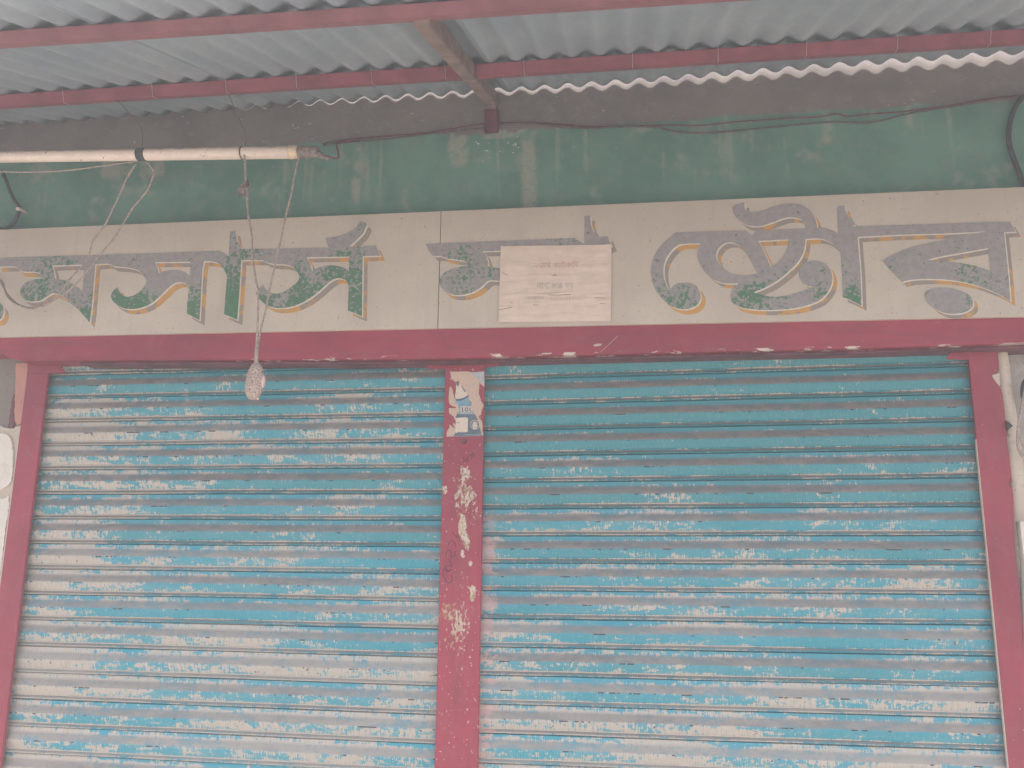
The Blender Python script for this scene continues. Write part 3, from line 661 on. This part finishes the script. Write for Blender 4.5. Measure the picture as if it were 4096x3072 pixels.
# ---------------------------------------------------------------- canopy
SL = R(20); TS = math.tan(SL); YE = -.068
ZE = at(2778, 306, YE).z
cn = thing('canopy', 'corrugated metal canopy on red purlins above the shop front', 'canopy', (-.4, -.06, ZE))
WP, AMP, YOUT = .076, .0095, -1.25
shift = at(2084, 330, YE).x                     # one crest
def zroof(Y, X=0): return ZE+TS*(Y-YE)+.007*max(X, 0)
def sheet(x0, x1, dz, yend):
    nx = int(round((x1-x0)/WP*10)); ys = [yend, yend-.05, -.30, -.55, -.80, -1.05, YOUT]
    V, F = [], []
    for j, y in enumerate(ys):
        for i in range(nx+1):
            x = x0+(x1-x0)*i/nx
            wob = .0025*mn.noise(Vector((x*1.3, y*2, dz*90)))
            yy = y if j else -.060-gap(x)
            V.append((x, yy, zroof(yy, x)+AMP*math.cos(2*math.pi*(x-shift)/WP)+dz+wob))
    for j in range(len(ys)-1):
        for i in range(nx):
            a = j*(nx+1)+i; F.append((a, a+1, a+nx+2, a+nx+1))
    o = mesh('roof_sheet', V, F, MAT['tin'], cn, True)
    md = o.modifiers.new('thickness', 'SOLIDIFY'); md.thickness = .0008; md.offset = 1
    return o
x = shift-WP*44-.02*0; k = 0
def gap(x): return .0004+.0050*min(max(x+1.3, 0), 2.2)+.0006*mn.noise(Vector((x*6, 0, 5)))
while x < XR:
    xe = x+WP*11
    sheet(x-WP*.5, xe+WP*.5, .0014*(k % 2), -.060-gap((x+xe)/2)); x = xe; k += 1
def on_roof(x_, y_, off):
    d = fw+rt*((x_-2048)/FPX)-up*((y_-1536)/FPX)
    t = (ZE+off+TS*(CAM.y-YE)-CAM.z)/(d.z-TS*d.y); return CAM+d*t
NR = Vector((0, -math.sin(SL), math.cos(SL)))
def purlin(pa, pb, wdt, hgt, mat, gaps=None):
    a = on_roof(*pa, -.0115); b = on_roof(*pb, -.0115)
    f = lambda X: a+(b-a)*((X-a.x)/(b.x-a.x))
    off = Vector((0, math.cos(SL), math.sin(SL)))*wdt/2
    segs = [(XL, XR)] if not gaps else [(XL, gaps[0]), (gaps[1], XR)]
    return [beam('purlin', f(s)+off, f(e)+off, wdt, hgt, mat, cn, NR) for s, e in segs], f
XRa = at(1945, 524, -.06).x
ps, f2 = purlin((0, 378), (4096, 113),   .04, .034, MAT['purlin'], (XRa+.001, XRa+.037))
for o in ps: o['label'] = 'red purlin nearest the wall'
ps, f1 = purlin((0, 122), (2044, -14), .04, .027, MAT['purlin2'])
for o in ps: o['label'] = 'pale red outer purlin'
# rafter from the wall down to the outer purlin
r_a = Vector((XRa+.019, -.062, zroof(-.062)-.010)); yb = f1(XRa).y+.022; r_b = Vector((XRa+.019, yb, zroof(yb)-.010))
beam('rafter', r_a, r_b, .036, .042, MAT['rafter'], cn, NR)
fp = at(1968, 512, -.06)
box('wall_bracket', (fp.x-.022, -.085, fp.z-.02), (fp.x+.022, -.061, fp.z+.055), MAT['liped'], cn, .002)
box('wall_bracket', (fp.x-.017, -.083, fp.z+.05), (fp.x+.017, -.0612, zroof(-.065)-.04), MAT['rafter'], cn, .002)
for xx in (230, 590, 888, 1172, 1476, 1774, 2092, 2530, 2876, 3233, 3600, 3976):
    p = on_roof(xx, 400-xx*.0645-30, -.0115); X = p.x; q = f2(X)
    s = Vector((X, q.y-.003, q.z))
    tube('hook_bolt', [s+NR*.012+Vector((0, 0, 0)), s-NR*.02, s-NR*.035, s-NR*.0365+Vector((0, .02, .007))], .0006, MAT['bolt'], cn, 3, 6, base=None)

# ---------------------------------------------------------------- fluorescent tube hung under the canopy
YT = -.33
pa, pb = at(-420, 633, YT), at(1160, 609.5, YT); ax_ = (pb-pa).normalized()
tl = thing('tube_light', 'dirty white fluorescent tube light slung in front of the green wall', 'light', (pa+pb)/2)
rT = .0187
tube('lamp_tube', [pa, pa+(pb-pa)*.5, pb], rT, MAT['tube'], tl, 1, 24)
tube('end_cap', [pb, pb+ax_*.006, pb+ax_*.030], rT*1.03, MAT['capc'], tl, 1, 24, taper=lambda t: 1+.06*(1-t))
tube('lampholder', [pb+ax_*.028, pb+ax_*.045, pb+ax_*.07, pb+ax_*.085, pb+ax_*.088], rT, MAT['holder'], tl, 3, 18, .03, taper=lambda t: 1.04-.25*t)
tube('lampholder_tail', [pb+ax_*.075+Vector((0, 0, -.006)), pb+ax_*.10+Vector((0, 0, -.012)), pb+ax_*.122+Vector((0, 0, -.024))], .011, MAT['holder'], tl, 3, 8, .1, taper=lambda t: 1-.5*t)
ca = at(553, 621, YT); ca = pa+ax_*((ca-pa).dot(ax_)); tube('clamp', [ca, ca+ax_*.0105, ca+ax_*.021, ca+ax_*.027], rT*1.06, MAT['clamp'], tl, 1, 24)
cb = at(968, 612, YT); cb = pa+ax_*((cb-pa).dot(ax_)); tube('cord_ring', [cb, cb+ax_*.004], rT*1.08, MAT['darkwire'], tl, 1, 20)
cz = zroof(YT)-.01
tube('hanging_wire', [cb+Vector((0, 0, rT)), cb+Vector((.004, .01, .06)), Vector((cb.x+.012, f2(cb.x).y+.02, f2(cb.x).z-.03))], .0012, MAT['darkwire'], tl, 5, 6)
tube('hanging_wire', [ca+Vector((.01, 0, rT)), ca+Vector((.012, -.02, .08)), Vector((ca.x+.012, f2(ca.x).y+.02, f2(ca.x).z-.03))], .0010, MAT['darkwire'], tl, 5, 6)

# ---------------------------------------------------------------- pendant pear switch on its flex
sw = thing('pendant_switch', 'dusty pear shaped pendant switch hanging on its cord before the left shutter', 'switch', at(1018, 1600, YT))
Ls = [(975, 578), (979, 640), (981, 690), (985, 742), (988, 780), (993, 861), (1007, 943), (1009, 1024), (1021, 1105), (1032, 1167), (1032, 1248), (1029, 1321), (1026, 1390), (1023, 1452)]
Rs = [(1206, 588), (1192, 640), (1176, 716), (1164, 780), (1143, 861), (1125, 951), (1103, 1044), (1090, 1105), (1078, 1158), (1066, 1228), (1047, 1301), (1037, 1350), (1030, 1395), (1029, 1452)]
tube('cord', [at(x, y, YT-.012) for x, y in Ls], .0031, MAT['cord'], sw, 5, 8, .10)
tube('cord', [at(x, y, YT-.008) for x, y in Rs], .0029, MAT['cord'], sw, 5, 8, .10)
tube('cord_sleeve', [at(1026, 1385, YT-.01), at(1026, 1410, YT-.01), at(1025, 1455, YT-.01)], .0058, MAT['cord'], sw, 4, 10, .04, taper=lambda t: .75+.35*t)
c0 = at(1019, 1525, YT-.01); axu = (at(1027, 1448, YT-.01)-at(1010, 1599, YT-.01)); hl = axu.length/2; axu.normalize(); axr = Vector((axu.z, 0, -axu.x))
def lump(name, c, rx, rz, ry, mat, par, pw=2.3, n=18, pear=0):
    V, F = [], []
    for i in range(n+1):
        ph = math.pi*i/n; sz = math.copysign(abs(math.cos(ph))**(2/pw), math.cos(ph)); sr = max(math.sin(ph), 0)**(2/pw)
        for k in range(n):
            a = 2*math.pi*k/n; kk = 1-pear*sz
            V.append(c+axu*rz*sz+axr*rx*sr*kk*math.cos(a)+Vector((0, 1, 0))*ry*sr*kk*math.sin(a))
    for i in range(n):
        for k in range(n):
            a = i*n+k; b = i*n+(k+1) % n; F.append((a, b, b+n, a+n))
    return mesh(name, V, F, mat, par, True)
bd = lump('switch_body', c0, .0255, hl, .018, MAT['switch'], sw, 2.35, 20, .10)
lump('lever', at(1056, 1527, YT-.01)-Vector((.004, 0, 0)), .0075, .0185, .007, MAT['button'], sw, 2.6, 12)
lump('case_rim', at(1030, 1594, YT-.008), .0045, .0035, .004, MAT['capc'], sw, 2.4, 10)
# tape wad on the flex
tp = [at(x, y, YT-.016) for x, y in ((948, 758), (958, 742), (972, 733), (982, 727), (992, 735), (988, 748), (978, 762), (974, 778), (962, 774), (955, 785))]
vb = [v+Vector((0, .012, 0)) for v in tp]; n_ = len(tp)
mesh('tape_wad', tp+vb, [tuple(range(n_)), tuple(range(2*n_-1, n_-1, -1))]+[(i, i+n_, (i+1) % n_+n_, (i+1) % n_) for i in range(n_)], MAT['holder'], sw)
lump('flex_joint', at(988, 735, YT-.018), .006, .013, .006, MAT['darkwire'], sw, 2.2, 10)

# ---------------------------------------------------------------- loose flex looping in front of the sign
fx = thing('loose_flex', 'twisted grey flex drooping from the tube clamp across the first letter', 'cable', at(140, 1230, -.2))
AA = lambda l: A(l)
wa = AA([(1500, -120), (1450, -40), (1390, 60), (1320, 230), (1235, 400), (1165, 545), (1060, 680), (1020, 740), (985, 880), (930, 980), (840, 1080), (740, 1190), (640, 1340), (520, 1430), (350, 1482), (190, 1432), (95, 1362), (45, 1265), (0, 1190), (-120, 1120)])
wb = AA([(1600, -170), (1690, -60), (1690, 20), (1640, 150), (1560, 260), (1470, 360), (1350, 560), (1250, 710), (1110, 880), (1000, 1020), (910, 1130), (820, 1220), (690, 1335), (440, 1432), (345, 1470), (210, 1436), (130, 1372), (62, 1292), (20, 1175), (-110, 1100)])
def yw(i, n, a, b): return a+(b-a)*i/(n-1)
tube('flex_strand', [at(x, y, yw(i, len(wa), -.315, -.13)) for i, (x, y) in enumerate(wa)], .0028, MAT['cord'], fx, 5, 8, .12)
tube('flex_strand', [at(x, y, yw(i, len(wb), -.31, -.125)) for i, (x, y) in enumerate(wb)], .0028, MAT['cord'], fx, 5, 8, .12)

# ---------------------------------------------------------------- wires along the wall
W2 = crop(1348, 0, .6329); W3 = crop(2696, 0, .6329)
wire1 = [(1290, 583)]+W2([(0, 905), (330, 876), (560, 846), (900, 812), (1060, 782), (1250, 780), (1400, 800), (1600, 811), (1750, 801), (2000, 801)])+W3([(0, 830), (200, 840), (450, 820), (700, 795), (1000, 770), (1250, 772), (1500, 715), (1800, 665), (2000, 632), (2212, 605), (2420, 580)])
wire2 = [(1290, 575)]+W2([(0, 888), (200, 869), (560, 839), (900, 785), (1060, 776), (1300, 778), (1600, 800), (1900, 795)])+W3([(0, 790), (150, 795), (400, 770), (700, 750), (900, 740), (1030, 720), (1100, 735), (1250, 720), (1450, 705), (1700, 672), (2000, 622), (2212, 600), (2420, 570)])
t1 = tube('wall_wire', [at(x, y, -.074) for x, y in wire1], .0030, MAT['darkwire'], None, 5, 6, .06); tag(t1, 'dark wire running along the green wall, the lower sagging one', 'wire', 'wires along the wall')
t2 = tube('wall_wire', [at(x, y, -.066) for x, y in wire2], .0022, MAT['redwire'], None, 5, 6, .06); tag(t2, 'thin dark red wire running along the upper wall', 'wire', 'wires along the wall')
lead = tube('lamp_lead', [pb+ax_*.085, pb+ax_*.13+Vector((0, .05, .004)), at(1348, 571, -.2), at(1400, 567, -.10), at(1440, 563, -.078)], .0030, MAT['redwire'], None, 5, 6); tag(lead, 'red lead from the tube lampholder to the wall wires', 'wire')
cbk = crop(3800, 300, .3619)
o = tube('black_cable', [at(x, y, -.075) for x, y in cbk([(830, 220), (770, 280), (710, 370), (665, 520), (648, 660), (660, 790), (710, 940), (770, 1090), (830, 1230), (900, 1340)])], .0072, MAT['blackwire'], None, 6, 10); tag(o, 'thick black cable bowing down the wall at the right edge', 'cable')
o = tube('left_cable', [at(x, y, -.085) for x, y in A([(20, -40), (60, 40), (110, 180), (160, 280), (215, 360), (205, 420), (170, 500), (120, 560), (60, 590), (-60, 600)])], .0062, MAT['blackwire'], None, 6, 10); tag(o, 'black cable bending above the signboard at the left edge', 'cable')
k3 = at(190*.36166, 700+370*.36166, -.1)
o = box('cable_clip', (k3.x-.006, -.1, k3.z-.004), (k3.x+.007, -.061, k3.z+.005), MAT['whitewall'], None, .001); tag(o, 'small white clip on the left edge cable', 'clip')
o = tube('left_wire', [at(x, y, -.30) for x, y in ((-120, 683), (100, 688), (260, 682), (400, 665), (520, 648), (560, 642))], .0026, MAT['cord'], None, 5, 8); tag(o, 'pale wire stretched under the tube light at the left edge', 'wire')
hw = thing('hanging_wires', 'looped twisted wires hanging at the right edge by the cream column', 'cable', at(4085, 1800, -.06))
for lp, r_ in (([(560, 320), (545, 420), (525, 520), (508, 600), (498, 700), (498, 790), (515, 850), (560, 890), (640, 900)], .0030), ([(560, 400), (540, 500), (515, 590), (510, 690), (530, 770), (560, 810), (640, 830)], .0026), ([(560, 340), (538, 470), (520, 560), (504, 660), (504, 770), (522, 838), (570, 872), (650, 880)], .0024)):
    tube('wire_loop', [at(x, y, -.055) for x, y in rr(lp)], r_, MAT['cord'], hw, 6, 8, .08)
tube('black_lead', [at(x, y, -.035) for x, y in rr([(580, 300), (552, 340), (545, 400), (552, 440), (580, 470)])], .009, MAT['blackwire'], hw, 5, 8)

# ---------------------------------------------------------------- paper notice
pn = thing('paper_notice', 'sun bleached wrinkled paper notice pasted over the middle word of the sign', 'notice', at(2220, 1288, YS-.005))
N = crop(1950, 980, .22604)
cor = [at(x, y, YS-.004) for x, y in N([(236, 20), (2197, -5), (2182, 1350), (196, 1366)])]
rid = [(540, 1100, 500, 26, .0012), (875, 1250, 330, 16, .0030), (880, 520, 300, 30, .0014), (1000, 1600, 500, 30, .0013), (1055, 850, 130, 16, .0026), (1115, 310, 140, 14, .0030), (1040, 2050, 160, 20, .0026), (160, 2050, 200, 60, .0018), (935, 1990, 130, 12, .0020), (80, 1250, 260, 40, .0012), (720, 1800, 350, 36, .0010), (1290, 800, 600, 50, .0012), (420, 1900, 300, 50, .0012), (350, 500, 380, 50, .0008), (640, 420, 300, 40, .0007)]
p00 = at(*N([(196, 1366)])[0], YS); pxm = (at(*N([(2182, 1350)])[0], YS)-p00).x/(2182-196)
def nuv(x, z):
    return 196+(x-p00.x)/pxm, 1366-(z-p00.z)/pxm/1.0
def paperY(x, z, lift=0):
    a, b = nuv(x, z); h = 0
    for cy, cx, wx, wy, am in rid:
        yc = cy+14*math.sin(a*.006+cy)
        h += am*math.exp(-((b-yc)/wy)**2-((a-cx)/wx)**2)
    h += .0009*mn.noise(Vector((a*.0028, b*.009, 3)))+.0004*mn.noise(Vector((a*.01, b*.03, 8)))
    h += .006*math.exp(-((a-196)/150)**2-((b-1366)/110)**2)+.004*math.exp(-((a-2190)/130)**2-((b-0)/100)**2)
    return YS-.0042-h-lift
nx_, nz_ = 70, 90; V, F = [], []
for j in range(nz_+1):
    for i in range(nx_+1):
        s, t = i/nx_, j/nz_
        p = (cor[0]*(1-s)+cor[1]*s)*(1-t)+(cor[3]*(1-s)+cor[2]*s)*t
        V.append((p.x, paperY(p.x, p.z), p.z))
for j in range(nz_):
    for i in range(nx_):
        a = j*(nx_+1)+i; F.append((a, a+nx_+1, a+nx_+2, a+1))
mesh('paper_sheet', V, F, MAT['paper'], pn, True)
l1 = [[(822, 340), (850, 328), (872, 345), (880, 375), (880, 406)], [(880, 385), (850, 372), (825, 385), (808, 398)], [(895, 337), (915, 325), (925, 345), (910, 365), (930, 388), (955, 370)], [(962, 325), (962, 408)], [(930, 388), (962, 398)], [(985, 322), (985, 408)], [(948, 326), (1035, 322), (1120, 319)], [(1040, 332), (1018, 352), (1015, 385), (1030, 405)],
      [(1050, 368), (1068, 352), (1085, 370), (1065, 388)], [(1098, 322), (1098, 408)], [(1160, 330), (1270, 322)], [(1215, 328), (1215, 408)], [(1215, 345), (1180, 362), (1215, 397)], [(1215, 360), (1240, 355), (1240, 388)], [(1290, 340), (1265, 360), (1268, 397), (1288, 402)], [(1310, 325), (1310, 385), (1335, 400), (1358, 380), (1350, 352), (1320, 357)],
      [(1310, 325), (1325, 300), (1362, 314)], [(1385, 320), (1385, 405)], [(1275, 325), (1395, 318)], [(1405, 320), (1490, 316)], [(1445, 318), (1445, 402)], [(1445, 335), (1410, 360), (1445, 394)], [(1445, 352), (1478, 345), (1480, 378)], [(1502, 315), (1502, 402)], [(1502, 315), (1525, 286), (1575, 286), (1602, 313)],
      [(1525, 342), (1545, 330), (1560, 355), (1540, 372), (1525, 352)], [(1590, 315), (1590, 396)], [(1560, 352), (1590, 367)], [(1495, 316), (1605, 312)]]
l2 = [[(888, 690), (888, 772)], [(888, 690), (910, 665), (960, 665), (985, 690)], [(880, 691), (1090, 683)], [(915, 707), (935, 696), (950, 720), (930, 742), (915, 722)], [(975, 690), (975, 776)], [(935, 747), (955, 766), (975, 770)], [(1000, 722), (1018, 710), (1030, 732)], [(1045, 688), (1045, 772)], [(1030, 732), (1045, 737)], [(1045, 747), (1065, 772), (1088, 750), (1080, 727)], [(1060, 686), (1075, 666), (1090, 680)],
      [(1130, 691), (1225, 688)], [(1178, 690), (1178, 772)], [(1178, 706), (1145, 732), (1178, 764)], [(1178, 724), (1210, 716), (1212, 752)], [(1230, 688), (1330, 685)], [(1285, 688), (1285, 772)], [(1285, 717), (1245, 737), (1285, 764)], [(1256, 790), (1268, 795)], [(1312, 686), (1312, 772)],
      [(1370, 685), (1435, 683)], [(1390, 685), (1390, 717), (1420, 710), (1428, 732), (1405, 744), (1440, 777)], [(1440, 683), (1510, 681)], [(1450, 686), (1470, 702), (1455, 727), (1475, 752), (1495, 737)], [(1500, 683), (1500, 770)], [(1468, 785), (1480, 789)]]
l3 = [[(705, 927), (685, 947), (690, 972)], [(715, 922), (725, 947), (745, 957)], [(750, 918), (750, 972)], [(765, 918), (765, 972)], [(785, 937), (800, 925), (805, 952)], [(820, 918), (820, 972)], [(840, 918), (840, 972)], [(875, 927), (858, 947), (862, 972)], [(885, 922), (895, 947), (915, 957)], [(920, 918), (920, 972)], [(935, 918), (935, 972)], [(955, 937), (970, 925), (978, 952)], [(990, 918), (990, 972)],
      [(1018, 935), (1026, 938)], [(1018, 960), (1026, 963)], [(1045, 948), (1080, 947)], [(695, 918), (850, 916), (1000, 915)], [(1120, 945), (1135, 930), (1150, 945), (1135, 962), (1120, 945)]]
for X0, k in ((1175, 1), (1225, 7), (1285, 1), (1335, 1), (1385, 2), (1440, 2), (1500, 3), (1550, 7), (1600, 3), (1655, 2)):
    l3.append({1: [(X0, 925), (X0+22, 935), (X0+30, 965), (X0+10, 955), (X0+20, 940)], 7: [(X0+8, 928), (X0, 945), (X0+18, 950), (X0+28, 930), (X0+28, 968)], 2: [(X0, 928), (X0+22, 925), (X0+18, 945), (X0+2, 950), (X0+30, 968)], 3: [(X0, 935), (X0+8, 962), (X0+28, 955), (X0+26, 930), (X0+16, 940)]}[k])
sf = lambda x, z: paperY(x, z, .0008)
strokes('red_line_of_writing', [N(l) for l in l1], 2.3, sf, MAT['redink'], pn)
strokes('grey_line_of_writing', [N(l) for l in l2], 2.3, sf, MAT['blueink'], pn)
strokes('faint_line_of_writing', [N(l) for l in l3], 1.9, sf, MAT['faintink'], pn)
each_stroke('crease', [N(l) for l in ([(200, 1146), (320, 1126), (430, 1103)], [(1060, 880), (1200, 886), (1380, 880), (1470, 876)], [(1130, 532), (1165, 542), (1225, 540)], [(1165, 540), (1190, 516), (1212, 511)], [(1900, 932), (2085, 941)], [(800, 1055), (850, 1062), (900, 1062)], [(255, 482), (300, 505), (350, 530)], [(412, 1016), (440, 1020)], [(1985, 1035), (2080, 1040)])], 1.8, sf, MAT['crack'], pn)

# ---------------------------------------------------------------- added scattering volume standing in for the lens glare veil
hz = box('veil_haze', (-60, -60, -1), (60, 60, H+2.3), None, None); tag(hz, kind='stuff')
hm = bpy.data.materials.new('lens veil volume'); hm.use_nodes = True; t_ = hm.node_tree; t_.nodes.clear()
pv = t_.nodes.new('ShaderNodeVolumePrincipled'); pv.inputs['Density'].default_value = .042; pv.inputs['Color'].default_value = (.92, .93, .95, 1); pv.inputs['Anisotropy'].default_value = 0
ot = t_.nodes.new('ShaderNodeOutputMaterial'); t_.links.new(pv.outputs[0], ot.inputs['Volume'])
hz.data.materials.clear(); hz.data.materials.append(hm)
